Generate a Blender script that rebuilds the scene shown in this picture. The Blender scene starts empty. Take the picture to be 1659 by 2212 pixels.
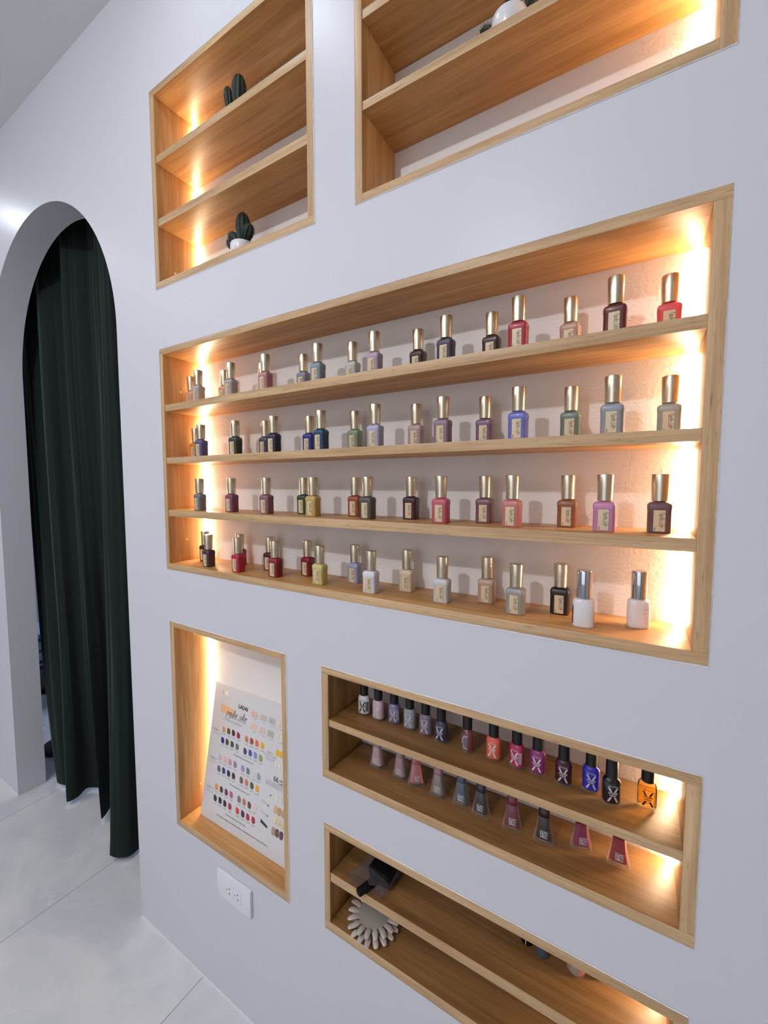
import bpy, bmesh, math, random
from mathutils import Vector, Matrix, noise
random.seed(7)
scene = bpy.context.scene
COL = scene.collection
PI = math.pi

# ------------------------------------------------------------------ helpers
def lin(h):
    if isinstance(h, str):
        h = [int(h[i:i + 2], 16) / 255 for i in (0, 2, 4)]
    return tuple((c / 12.92 if c <= .04045 else ((c + .055) / 1.055) ** 2.4) for c in h) + (1,)

def link(o, parent=None):
    COL.objects.link(o)
    if parent: o.parent = parent
    return o

def mesh_from(bm, name, smooth=None):
    bmesh.ops.recalc_face_normals(bm, faces=bm.faces)
    me = bpy.data.meshes.new(name); bm.to_mesh(me); bm.free()
    if smooth is not None:
        me.polygons.foreach_set('use_smooth', [True] * len(me.polygons))
        me.set_sharp_from_angle(angle=math.radians(smooth))
    return me

def obj(name, me, mat=None, parent=None, loc=None, rot=None):
    if isinstance(me, bmesh.types.BMesh): me = mesh_from(me, name)
    o = bpy.data.objects.new(name, me); link(o, parent)
    if mat:
        if not me.materials: me.materials.append(mat)
        if me.materials[0] != mat:
            o.material_slots[0].link = 'OBJECT'; o.material_slots[0].material = mat
    if loc: o.location = loc
    if rot: o.rotation_euler = rot
    return o

def thing(name, label, cat, loc=(0, 0, 0), rotz=0, group=None):
    o = bpy.data.objects.new(name, None); link(o)
    o.empty_display_size = .02
    o.location = loc; o.rotation_euler = (0, 0, rotz)
    o['label'] = label; o['category'] = cat
    if group: o['group'] = group
    return o

def tag(o, label, cat, group=None):
    o['label'] = label; o['category'] = cat
    if group: o['group'] = group
    return o

def box(bm, x0, x1, y0, y1, z0, z1):
    v = [bm.verts.new((x, y, z)) for x in (x0, x1) for y in (y0, y1) for z in (z0, z1)]
    for f in ((0, 1, 3, 2), (4, 6, 7, 5), (0, 4, 5, 1), (2, 3, 7, 6), (0, 2, 6, 4), (1, 5, 7, 3)):
        bm.faces.new([v[i] for i in f])
    return v

def boxmesh(name, *a, bev=0.0):
    bm = bmesh.new(); box(bm, *a)
    if bev:
        bmesh.ops.bevel(bm, geom=list(bm.edges), offset=bev, segments=2, affect='EDGES', profile=.6)
    return mesh_from(bm, name, 35 if bev else None)

def loft(bm, rings, cap0=True, cap1=True):
    vs = [[bm.verts.new(p) for p in r] for r in rings]
    n = len(vs[0])
    for a, b in zip(vs, vs[1:]):
        for i in range(n):
            bm.faces.new((a[i], a[(i + 1) % n], b[(i + 1) % n], b[i]))
    if cap0: bm.faces.new(vs[0][::-1])
    if cap1: bm.faces.new(vs[-1])
    return vs

def ell(rx, ry, z, n=32, cx=0, cy=0, p=2.0):
    out = []
    for i in range(n):
        a = 2 * PI * i / n; c, s = math.cos(a), math.sin(a)
        out.append((cx + rx * math.copysign(abs(c) ** (2 / p), c), cy + ry * math.copysign(abs(s) ** (2 / p), s), z))
    return out

def rrect(w, d, r, z, n=6):
    out = []
    r = min(r, w / 2 - 1e-5, d / 2 - 1e-5)
    for cx, cy, a0 in ((w / 2 - r, d / 2 - r, 0), (-w / 2 + r, d / 2 - r, PI / 2), (-w / 2 + r, -d / 2 + r, PI), (w / 2 - r, -d / 2 + r, 1.5 * PI)):
        for i in range(n):
            a = a0 + PI / 2 * i / (n - 1)
            out.append((cx + r * math.cos(a), cy + r * math.sin(a), z))
    return out

GLY = {'p': (.72, [[(0, .75), (.12, 1), (.06, .4), (0, -.95)], [(.06, .6), (.3, 1), (.55, .75), (.42, .18), (.12, .06)]]),
 'P': (.85, [[(.22, 1.75), (.12, .9), (0, -.15)], [(-.12, 1.5), (.25, 1.95), (.72, 1.75), (.55, 1.1), (.1, .85)]]),
 'o': (.74, [[(.38, .98), (.08, .75), (.04, .25), (.28, 0), (.52, .28), (.5, .78), (.34, .97), (.74, .82)]]),
 'u': (.76, [[(0, .9), (.04, .3), (.2, .02), (.42, .25), (.55, .95), (.5, .25), (.76, .12)]]),
 'l': (.5, [[(-.02, .15), (.34, 1.5), (.3, 1.98), (.14, 1.6), (.12, .35), (.28, .02), (.5, .2)]]),
 'a': (.76, [[(.52, .85), (.22, .98), (.02, .5), (.16, .02), (.42, .3), (.56, .95), (.5, .25), (.76, .1)]]),
 'r': (.62, [[(0, .75), (.14, .98), (.1, .5), (.06, 0)], [(.1, .55), (.32, .96), (.58, .86)]]),
 'c': (.62, [[(.5, .78), (.3, .98), (.04, .5), (.16, .02), (.62, .22)]]),
 'C': (.95, [[(.8, 1.55), (.56, 1.95), (.12, 1.2), (.08, .3), (.42, -.05), (.86, .35)]]), ' ': (.7, [])}
def script_bm(s, sc, wd=.12):
    """brush handwriting as flat ribbons in the XZ plane"""
    bm = bmesh.new(); x0 = 0
    for ch_ in s:
        adv, strokes = GLY[ch_]
        for st in strokes:
            n = (len(st) - 1) * 4; pts = [cat(st, i / n) for i in range(n + 1)]; rows = []
            for i, p in enumerate(pts):
                a, b = pts[max(0, i - 1)], pts[min(n, i + 1)]
                d = Vector((b[0] - a[0], b[1] - a[1])).normalized(); w = wd * (.75 + .45 * abs(d.y)) / 2
                q = [(p[0] - d.y * w, p[1] + d.x * w), (p[0] + d.y * w, p[1] - d.x * w)]
                rows.append([bm.verts.new(((x0 + e[0] + .22 * e[1]) * sc, 0, (e[1] - .5) * sc)) for e in q])
            for p, q in zip(rows, rows[1:]): bm.faces.new((p[0], p[1], q[1], q[0]))
        x0 += adv
    for v in bm.verts: v.co.x -= x0 * sc / 2
    return bm
def cat(P, t):
    n = len(P) - 1; f = t * n; i = min(int(f), n - 1); u = f - i
    p = [P[max(0, i - 1)], P[i], P[i + 1], P[min(n, i + 2)]]
    return tuple(.5 * (2 * p[1][k] + (p[2][k] - p[0][k]) * u + (2 * p[0][k] - 5 * p[1][k] + 4 * p[2][k] - p[3][k]) * u * u + (-p[0][k] + 3 * p[1][k] - 3 * p[2][k] + p[3][k]) * u ** 3) for k in range(len(p[0])))

def text_bm(s, size=1.0, offset=0.0, shear=0.0, align='CENTER', res=2, space=1.0, squash=1.0):
    """flat text outline in the XZ plane, facing -Y, returned as a bmesh"""
    cu = bpy.data.curves.new('lettering', 'FONT')
    cu.body = s; cu.size = size; cu.offset = offset; cu.shear = shear; cu.align_x = align; cu.align_y = 'CENTER'
    cu.resolution_u = res; cu.space_character = space
    o = bpy.data.objects.new('lettering', cu); COL.objects.link(o)
    bpy.context.view_layer.update()
    me = bpy.data.meshes.new_from_object(o)
    bpy.data.objects.remove(o); bpy.data.curves.remove(cu)
    bm = bmesh.new(); bm.from_mesh(me); bpy.data.meshes.remove(me)
    for v in bm.verts: v.co = Vector((v.co.x * squash, 0, v.co.y))
    return bm

def join(dst, src, M=None, fn=None):
    mp = {}
    for v in src.verts:
        c = v.co.copy()
        if M: c = M @ c
        if fn: c = fn(c)
        mp[v] = dst.verts.new(c)
    for f in src.faces:
        try: dst.faces.new([mp[v] for v in f.verts])
        except ValueError: pass
    src.free()

def T(x=0, y=0, z=0): return Matrix.Translation((x, y, z))
def RY(a): return Matrix.Rotation(a, 4, 'Y')

# ---------------------------------------------------------------- materials
def newmat(name):
    m = bpy.data.materials.new(name); m.use_nodes = True
    nt = m.node_tree; return m, nt, nt.nodes['Principled BSDF'], nt.nodes['Material Output']

def N(nt, t, **k):
    n = nt.nodes.new('ShaderNode' + t)
    for a, b in k.items():
        if a.startswith('i_'): n.inputs[a[2:].replace('_', ' ')].default_value = b
        else: setattr(n, a, b)
    return n

_mc = {}
def plain(name, col, rough=.5, metal=0, coat=0, spec=.5, bump=0, bscale=200, sheen=0):
    if name in _mc: return _mc[name]
    m, nt, b, o = newmat(name)
    c = lin(col)
    tc = N(nt, 'TexCoord'); nz = N(nt, 'TexNoise', i_Scale=bscale, i_Detail=3)
    nt.links.new(tc.outputs['Object'], nz.inputs['Vector'])
    mix = N(nt, 'MixRGB'); mix.inputs[1].default_value = tuple(x * .96 for x in c[:3]) + (1,)
    mix.inputs[2].default_value = tuple(min(1, x * 1.04) for x in c[:3]) + (1,)
    nt.links.new(nz.outputs['Fac'], mix.inputs[0]); nt.links.new(mix.outputs[0], b.inputs['Base Color'])
    b.inputs['Roughness'].default_value = rough; b.inputs['Metallic'].default_value = metal
    b.inputs['Coat Weight'].default_value = coat; b.inputs['Coat Roughness'].default_value = .06
    b.inputs['Specular IOR Level'].default_value = spec
    b.inputs['Sheen Weight'].default_value = sheen
    if bump:
        bp = N(nt, 'Bump', i_Strength=bump, i_Distance=.002)
        nt.links.new(nz.outputs['Fac'], bp.inputs['Height']); nt.links.new(bp.outputs[0], b.inputs['Normal'])
    _mc[name] = m; return m

def wood(name, axis, light='e0b988', dark='b98a55', fleck=.5):
    m, nt, b, o = newmat(name)
    L = nt.links.new
    tc = N(nt, 'TexCoord')
    def mp(a, c):
        n = N(nt, 'Mapping'); s = [c, c, c]; s[axis] = a; n.inputs['Scale'].default_value = s
        L(tc.outputs['Object'], n.inputs['Vector']); return n
    n1 = N(nt, 'TexNoise', i_Scale=1, i_Detail=6, i_Roughness=.62, i_Distortion=.4); L(mp(2.2, 34).outputs[0], n1.inputs['Vector'])
    n2 = N(nt, 'TexNoise', i_Scale=1, i_Detail=4, i_Roughness=.6); L(mp(7, 330).outputs[0], n2.inputs['Vector'])
    n3 = N(nt, 'TexNoise', i_Scale=1, i_Detail=2, i_Roughness=.5); L(mp(38, 620).outputs[0], n3.inputs['Vector'])
    r1 = N(nt, 'ValToRGB'); L(n1.outputs['Fac'], r1.inputs[0])
    r1.color_ramp.elements[0].position = .3; r1.color_ramp.elements[0].color = lin(dark)
    r1.color_ramp.elements[1].position = .68; r1.color_ramp.elements[1].color = lin(light)
    r2 = N(nt, 'ValToRGB'); L(n2.outputs['Fac'], r2.inputs[0])
    r2.color_ramp.elements[0].position = .32; r2.color_ramp.elements[0].color = (.78, .74, .68, 1)
    r2.color_ramp.elements[1].position = .6; r2.color_ramp.elements[1].color = (1.03, 1.02, 1, 1)
    mx = N(nt, 'MixRGB', blend_type='MULTIPLY'); mx.inputs[0].default_value = .8
    L(r1.outputs[0], mx.inputs[1]); L(r2.outputs[0], mx.inputs[2])
    r3 = N(nt, 'ValToRGB'); L(n3.outputs['Fac'], r3.inputs[0])
    r3.color_ramp.elements[0].position = .27; r3.color_ramp.elements[0].color = (.48, .42, .36, 1)
    r3.color_ramp.elements[1].position = .37; r3.color_ramp.elements[1].color = (1, 1, 1, 1)
    m3 = N(nt, 'MixRGB', blend_type='MULTIPLY'); m3.inputs[0].default_value = fleck
    L(mx.outputs[0], m3.inputs[1]); L(r3.outputs[0], m3.inputs[2])
    L(m3.outputs[0], b.inputs['Base Color'])
    b.inputs['Roughness'].default_value = .42; b.inputs['Specular IOR Level'].default_value = .4
    bp = N(nt, 'Bump', i_Strength=.12, i_Distance=.001); L(n2.outputs['Fac'], bp.inputs['Height']); L(bp.outputs[0], b.inputs['Normal'])
    return m

def paint(name, col, rough, bscale, bstr, spec=.5):
    m, nt, b, o = newmat(name); L = nt.links.new
    tc = N(nt, 'TexCoord')
    n1 = N(nt, 'TexNoise', i_Scale=1.6, i_Detail=3); L(tc.outputs['Object'], n1.inputs['Vector'])
    c = lin(col)
    mix = N(nt, 'MixRGB'); mix.inputs[1].default_value = tuple(x * .97 for x in c[:3]) + (1,); mix.inputs[2].default_value = c
    L(n1.outputs['Fac'], mix.inputs[0]); L(mix.outputs[0], b.inputs['Base Color'])
    n2 = N(nt, 'TexNoise', i_Scale=bscale, i_Detail=3, i_Distortion=.6); L(tc.outputs['Object'], n2.inputs['Vector'])
    bp = N(nt, 'Bump', i_Strength=bstr, i_Distance=.0015); L(n2.outputs['Fac'], bp.inputs['Height']); L(bp.outputs[0], b.inputs['Normal'])
    b.inputs['Roughness'].default_value = rough; b.inputs['Specular IOR Level'].default_value = spec
    return m

def emit(name, col, s):
    m, nt, b, o = newmat(name)
    b.inputs['Base Color'].default_value = (1, 1, 1, 1)
    b.inputs['Emission Color'].default_value = col; b.inputs['Emission Strength'].default_value = s
    return m

def film(name):
    m, nt, b, o = newmat(name); L = nt.links.new
    tr = N(nt, 'BsdfTransparent'); tr.inputs[0].default_value = (.97, .97, .98, 1)
    b.inputs['Base Color'].default_value = lin('7c7a82'); b.inputs['Roughness'].default_value = .10; b.inputs['Specular IOR Level'].default_value = 1.0
    tc = N(nt, 'TexCoord'); nz = N(nt, 'TexNoise', i_Scale=110, i_Detail=2, i_Distortion=1.5); L(tc.outputs['Object'], nz.inputs['Vector'])
    bp = N(nt, 'Bump', i_Strength=.8, i_Distance=.003); L(nz.outputs['Fac'], bp.inputs['Height']); L(bp.outputs[0], b.inputs['Normal'])
    mx = N(nt, 'MixShader'); mx.inputs[0].default_value = .27; L(tr.outputs[0], mx.inputs[1]); L(b.outputs[0], mx.inputs[2]); L(mx.outputs[0], o.inputs['Surface'])
    return m

def clear(name, tint=(.95, .95, .95, 1), blend=.35, rough=.03):
    if name in _mc: return _mc[name]
    m, nt, b, o = newmat(name); L = nt.links.new
    tr = N(nt, 'BsdfTransparent'); tr.inputs[0].default_value = tint
    gl = N(nt, 'BsdfGlossy'); gl.inputs['Roughness'].default_value = rough; gl.inputs['Color'].default_value = (1, 1, 1, 1)
    lw = N(nt, 'LayerWeight'); lw.inputs[0].default_value = blend
    mx = N(nt, 'MixShader'); L(lw.outputs['Fresnel'], mx.inputs[0]); L(tr.outputs[0], mx.inputs[1]); L(gl.outputs[0], mx.inputs[2])
    L(mx.outputs[0], o.inputs['Surface'])
    _mc[name] = m; return m

W_H = wood('oak_laminate_along', 0, 'cf9f66', 'a0703c', .3)
W_V = wood('oak_laminate_upright', 2, 'd8aa72', 'ab7c46', .3)
E_H = wood('oak_edge_along', 0, 'd8b88e', 'b28e64', .75)
E_V = wood('oak_edge_upright', 2, 'd8b88e', 'b28e64', .6)
D_H = wood('shaded_oak_along', 0, '9c7446', '704d28', .3)  # same oak, with the shade inside niches E and F put into its colour
D_V = wood('shaded_oak_upright', 2, 'b08854', '84602f', .3)
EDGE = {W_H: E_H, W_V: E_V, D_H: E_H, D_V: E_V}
WALL = paint('white_wall_paint', 'd3d4da', .34, 60, .10, .28)
ROOM = paint('room_paint', 'b4b4b8', .7, 60, .05)
BACKP = paint('textured_white_back_paint', 'f0edea', .6, 190, .55, .3)
CEIL = paint('ceiling_paint', 'e4e4e5', .7, 30, .05, .2)
LED = emit('warm_led', (1, .76, .49, 1), 68)
LED_LOW = emit('warm_led_low', (1, .76, .49, 1), 44)
BEAD = plain('white_caulk', 'e6e6ea', .5, bump=.3, bscale=300)

# --------------------------------------------------------------- dimensions
XL, XR, YB, YF, ZC = -5.0, 1.9, -3.2, 2.4, 2.836
TH = .108
N_ = {  # outer x0 x1 z0 z1, inner x0 x1 z0 z1, depth, shelves (bottom, top), led side, which boards run full
 'A': ((-1.1717, -.5971, 1.9916, 2.5078), (-1.153, -.6154, 2.0097, 2.4915), .122, [(2.1555, 2.1753), (2.3191, 2.3372)], 'L', 'H'),
 'B': ((-.4945, .0800, 1.9939, 2.5078), (-.4778, .0616, 2.0094, 2.4915), .124, [(2.1601, 2.1757), (2.3199, 2.3363)], 'R', 'V'),
 'C': ((-1.1678, .0831, 1.2087, 1.8295), (-1.1530, .0640, 1.2264, 1.8135), .123, [(1.3624, 1.3807), (1.5116, 1.5287), (1.6576, 1.6759)], 'LR', 'H'),
 'D': ((-1.1637, -.7008, .4295, 1.0560), (-1.1460, -.7165, .4498, 1.0398), .117, [], 'L', 'V'),
 'E': ((-.5922, .0839, .7979, 1.0534), (-.5741, .0660, .8170, 1.0378), .127, [(.9191, .9349)], 'R', 'H'),
 'F': ((-.5899, .0819, .4338, .6909), (-.5740, .0640, .4553, .6729), .127, [(.5536, .5742)], 'R', 'H'),
}
NLAB = {
 'A': 'small oak-lined wall niche with two shelves and cactus pots, upper left',
 'B': 'upper right oak-lined wall niche cut by the top of the picture',
 'C': 'longest oak-lined wall niche holding four rows of gel polish bottles',
 'D': 'upright oak-lined wall niche without shelves, holding the colour chart',
 'E': 'oak-lined two-tier wall niche with black-capped polish bottles inside',
 'F': 'lowest oak-lined wall niche, dim, holding the nail swatch wheel',
}

# ---------------------------------------------------------------- room shell
def struct(name, me, mat):
    o = obj(name, me, mat); o['kind'] = 'structure'; return o

AL, AR = -2.4365, -1.390
ACX, ARAD, ASP = (AL + AR) / 2, (AR - AL) / 2, 1.925
def front_wall():
    bm = bmesh.new()
    xs = {XL, XR, AL, AR}; zs = {0, ZC}
    for k, v in N_.items():
        o = v[0]; xs |= {o[0], o[1]}; zs |= {o[2], o[3]}
    xs = sorted(xs); zs = sorted(zs)
    def hole(x, z):
        if AL < x < AR: return True
        return any(v[0][0] < x < v[0][1] and v[0][2] < z < v[0][3] for v in N_.values())
    for a, b in zip(xs, xs[1:]):
        if b - a < 1e-6: continue
        for c, d in zip(zs, zs[1:]):
            if d - c < 1e-6 or hole((a + b) / 2, (c + d) / 2): continue
            bm.faces.new([bm.verts.new(p) for p in ((a, 0, c), (b, 0, c), (b, 0, d), (a, 0, d))])
    n = 56
    for i in range(n):
        a0, a1 = PI - PI * i / n, PI - PI * (i + 1) / n
        p = [(ACX + ARAD * math.cos(a), 0, ASP + ARAD * math.sin(a)) for a in (a0, a1)]
        bm.faces.new([bm.verts.new(q) for q in (p[0], p[1], (p[1][0], 0, ZC), (p[0][0], 0, ZC))])
    bmesh.ops.remove_doubles(bm, verts=bm.verts, dist=1e-5)
    r = bmesh.ops.extrude_face_region(bm, geom=list(bm.faces))
    for e in r['geom']:
        if isinstance(e, bmesh.types.BMVert): e.co.y += TH
    return mesh_from(bm, 'wall_front', 30)
struct('wall_front', front_wall(), WALL)
struct('ceiling', boxmesh('ceiling', XL, XR, YB, YF, ZC, ZC + .1), CEIL)
struct('wall_back', boxmesh('wall_back', XL, XR, YB - .1, YB, 0, ZC), ROOM)
struct('wall_right', boxmesh('wall_right', XR, XR + .1, YB, YF, 0, ZC), ROOM)
struct('wall_left', boxmesh('wall_left', XL - .1, XL, YB, YF, 0, ZC), ROOM)
struct('wall_far', boxmesh('wall_far', XL, XR, YF, YF + .1, 0, ZC), ROOM)
# caulk line where the wall meets the floor
bm = bmesh.new(); box(bm, AR, XR, -.003, 0, 0, .004); box(bm, XL, AL, -.003, 0, 0, .004)
struct('trim_1', mesh_from(bm, 'trim_1'), BEAD)

def floor_mat():
    m, nt, b, o = newmat('grey_marble_tile'); L = nt.links.new
    tc = N(nt, 'TexCoord')
    n1 = N(nt, 'TexNoise', i_Scale=3.2, i_Detail=5, i_Roughness=.55, i_Distortion=1.2); L(tc.outputs['Object'], n1.inputs['Vector'])
    r1 = N(nt, 'ValToRGB'); L(n1.outputs['Fac'], r1.inputs[0])
    e = r1.color_ramp.elements; e[0].position = .34; e[0].color = lin('cfcfd3'); e[1].position = .62; e[1].color = lin('e0dfdf')
    n2 = N(nt, 'TexNoise', i_Scale=2.1, i_Detail=6, i_Distortion=2.6); L(tc.outputs['Object'], n2.inputs['Vector'])
    r2 = N(nt, 'ValToRGB'); L(n2.outputs['Fac'], r2.inputs[0])
    e = r2.color_ramp.elements; e[0].position = .488; e[0].color = (0, 0, 0, 1); e[1].position = .5; e[1].color = (1, 1, 1, 1)
    x = r2.color_ramp.elements.new(.512); x.color = (0, 0, 0, 1)
    n4 = N(nt, 'TexNoise', i_Scale=4, i_Detail=1); L(tc.outputs['Object'], n4.inputs['Vector'])
    r4 = N(nt, 'ValToRGB'); L(n4.outputs['Fac'], r4.inputs[0]); r4.color_ramp.elements[0].position = .5; r4.color_ramp.elements[1].position = .62
    mv = N(nt, 'Math', operation='MULTIPLY'); L(r2.outputs[0], mv.inputs[0]); L(r4.outputs[0], mv.inputs[1])
    mv2 = N(nt, 'Math', operation='MULTIPLY'); L(mv.outputs[0], mv2.inputs[0]); mv2.inputs[1].default_value = .45
    mx = N(nt, 'MixRGB'); L(mv2.outputs[0], mx.inputs[0]); L(r1.outputs[0], mx.inputs[1]); mx.inputs[2].default_value = lin('f0ece8')
    sp = N(nt, 'SeparateXYZ'); L(tc.outputs['Object'], sp.inputs[0])
    def joint(sock, off, per, w):
        a = N(nt, 'Math', operation='ADD'); L(sock, a.inputs[0]); a.inputs[1].default_value = off
        d = N(nt, 'Math', operation='DIVIDE'); L(a.outputs[0], d.inputs[0]); d.inputs[1].default_value = per
        f = N(nt, 'Math', operation='FRACT'); L(d.outputs[0], f.inputs[0])
        c = N(nt, 'Math', operation='LESS_THAN'); L(f.outputs[0], c.inputs[0]); c.inputs[1].default_value = w / per
        return c
    jx = joint(sp.outputs[0], 1.0592 + .632 * 20, .632, .0016); jy = joint(sp.outputs[1], .95 + 12.64, 1.264, .0016)
    mm = N(nt, 'Math', operation='MAXIMUM'); L(jx.outputs[0], mm.inputs[0]); L(jy.outputs[0], mm.inputs[1])
    m2 = N(nt, 'MixRGB'); L(mm.outputs[0], m2.inputs[0]); L(mx.outputs[0], m2.inputs[1]); m2.inputs[2].default_value = lin('5b5a58')
    L(m2.outputs[0], b.inputs['Base Color']); b.inputs['Roughness'].default_value = .3; b.inputs['Specular IOR Level'].default_value = .35
    return m
struct('floor', boxmesh('floor', XL, XR, YB, YF, -.1, 0), floor_mat())

# ------------------------------------------------------------------- niches
CAPM = plain('screw_cap_white', 'ecd6b4', .5)
for k, (o_, i_, D, sh, led, run) in N_.items():
    t = thing('wall_niche', NLAB[k], 'wall niche', (o_[0], 0, o_[2]))
    ox, oz = o_[0], o_[2]
    Y0, Y1 = -.0012, D + .012
    def board(name, x0, x1, z0, z1, mat, y0=Y0, y1=D, bev=.0006):
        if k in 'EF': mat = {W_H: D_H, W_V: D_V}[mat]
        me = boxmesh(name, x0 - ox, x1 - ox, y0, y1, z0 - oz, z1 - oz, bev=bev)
        me.materials.append(mat); me.materials.append(EDGE[mat])
        for p in me.polygons:
            if p.normal.y < -.6: p.material_index = 1
        return obj(name, me, None, t)
    if run == 'H':
        hx0, hx1, vz0, vz1 = o_[0], o_[1], i_[2], i_[3]
    else:
        hx0, hx1, vz0, vz1 = i_[0], i_[1], o_[2], o_[3]
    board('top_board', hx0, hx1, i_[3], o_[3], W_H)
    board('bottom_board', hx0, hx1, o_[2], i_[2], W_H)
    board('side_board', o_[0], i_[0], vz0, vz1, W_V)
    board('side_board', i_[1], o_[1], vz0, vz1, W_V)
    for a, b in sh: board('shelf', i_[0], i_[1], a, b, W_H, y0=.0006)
    obj('back_panel', boxmesh('back_panel', o_[0] - ox, o_[1] - ox, D, D + .012, 0, o_[3] - oz), BACKP, t)
    lv = [i_[2]] + [z for s in sh for z in s] + [i_[3]]
    for a, b in zip(lv[::2], lv[1::2]):
        for side in led:
            s = .0085; g = .0006
            bm = bmesh.new()
            xx, sg = (i_[0] + g, 1) if side == 'L' else (i_[1] - g, -1)
            ring = [(xx - ox, D - g), (xx + sg * s - ox, D - g), (xx - ox, D - g - s)]
            topg = .0 if not (k == 'C' and side == 'R') else .003
            loft(bm, [[(x, y, a - oz + .0005) for x, y in ring], [(x, y, b - oz - .0005 - topg) for x, y in ring]])
            obj('led_strip', bm, LED_LOW if k in 'AD' else LED, t)
    # small plastic screw covers on the side boards
    def cover(x, y, z, sg):
        bm = bmesh.new()
        loft(bm, [[(x - ox + sg * h, y + .0032 * math.cos(a * PI / 8), z - oz + .0032 * math.sin(a * PI / 8)) for a in range(16)] for h in (0, .0006)])
        obj('screw_cover', bm, CAPM, t)
    if k == 'A': cover(i_[0], .045, 2.05, 1); cover(i_[0], .06, 2.215, 1)
    if k == 'C': cover(i_[0], .055, 1.29, 1); cover(i_[0], .05, 1.72, 1)
    if k == 'D': cover(i_[0], .065, 1.0, 1); cover(i_[0], .07, .52, 1)
    # irregular caulk around the frame
    bm = bmesh.new()
    rnd = random.Random(ord(k))
    def bead(p0, p1, nx, nz, lo, hi):
        L_ = math.hypot(p1[0] - p0[0], p1[1] - p0[1]); n = max(4, int(L_ / .006)); vin, vout = [], []
        w = (lo + hi) / 2
        for i in range(n + 1):
            f = i / n; x = p0[0] + (p1[0] - p0[0]) * f; z = p0[1] + (p1[1] - p0[1]) * f
            w = min(hi, max(lo, w + rnd.uniform(-.0004, .0004))); q = .0002 + .0005 * rnd.random() * (rnd.random() < .4)
            vin.append(bm.verts.new((x - ox - nx * q, -.0016, z - oz - nz * q)))
            vout.append(bm.verts.new((x - ox + nx * w, -.0005, z - oz + nz * w)))
        for i in range(n): bm.faces.new((vin[i], vin[i + 1], vout[i + 1], vout[i]))
    hi = .0034 if k == 'C' else .0010
    bead((o_[0], o_[2]), (o_[1], o_[2]), 0, -1, .0004, hi)
    bead((o_[0], o_[3]), (o_[1], o_[3]), 0, 1, .0003, .0012)
    bead((o_[1], o_[2]), (o_[1], o_[3]), 1, 0, .0004, .0018)
    bead((o_[0], o_[2]), (o_[0], o_[3]), -1, 0, .0003, .0008)
    obj('caulk_line', bm, BEAD, t)

# -------------------------------------------------------------- gel bottles
GOLD = plain('champagne_cap_metal', 'ddd0b6', .30, metal=1, bscale=900)
CHROME = plain('chrome_cap_metal', 'd8d8dc', .08, metal=1)
LABM = plain('cream_gold_label', 'd8c4a0', .42, bscale=500)
INK = plain('black_ink', '2a2018', .6)
GREYINK = plain('grey_ink', '8d8d92', .6)

def gel_body():
    bm = bmesh.new(); W, D, r = .0305, .0235, .0052
    prof = [(0, .0012), (.0008, .0003), (.002, 0), (.034, 0), (.0346, -.0004), (.0415, -.0005), (.0436, .0003), (.0452, .0016), (.0462, .0034), (.0468, .0056)]
    rings = [rrect(W - 2 * i, D - 2 * i, max(.002, r - i * .3), z) for z, i in prof]
    n = len(rings[0])
    loft(bm, rings + [[(.0082 * math.cos(a), .0082 * math.sin(a), .0472) for a in [math.atan2(p[1], p[0]) for p in rings[0]]],
                      [(.0080 * math.cos(a), .0080 * math.sin(a), .0492) for a in [math.atan2(p[1], p[0]) for p in rings[0]]]])
    return mesh_from(bm, 'body', 40)
def gel_cap(r0=.0107, r1=.0117, z0=.0478, z1=.0885):
    bm = bmesh.new()
    loft(bm, [ell(r, r, z, 40) for r, z in ((r0 - .0008, z0), (r0, z0 + .0006), (r0 + (r1 - r0) * .5, (z0 + z1) / 2), (r1, z1 - .0012), (r1 - .0004, z1 - .0003), (r1 - .0016, z1))])
    return mesh_from(bm, 'cap', 40)
def gel_label():
    bm = bmesh.new(); w, h = .0152, .0330
    box(bm, -w / 2, w / 2, -.01215, -.0117, .0028, .0028 + h); return mesh_from(bm, 'label')
def gel_print():
    dst = bmesh.new()
    R = RY(PI / 2)
    join(dst, script_bm('Popular Color', .00255), T(.0030, -.0123, .0198) @ R)
    join(dst, text_bm('Different Fashion Style', .0021, .00002, 0), T(.0004, -.0123, .0200) @ R)
    join(dst, text_bm('LADAI', .0020, .00006, 0), T(-.0056, -.0123, .0062) @ R)
    b = bmesh.new(); w = .0004
    for x in (.0073,): box(b, x - .00012, x + .00012, -.0123, -.0122, .003, .0355)
    join(dst, b)
    return mesh_from(dst, 'lettering')
GB, GC, GL, GP = gel_body(), gel_cap(), gel_label(), gel_print()

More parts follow.
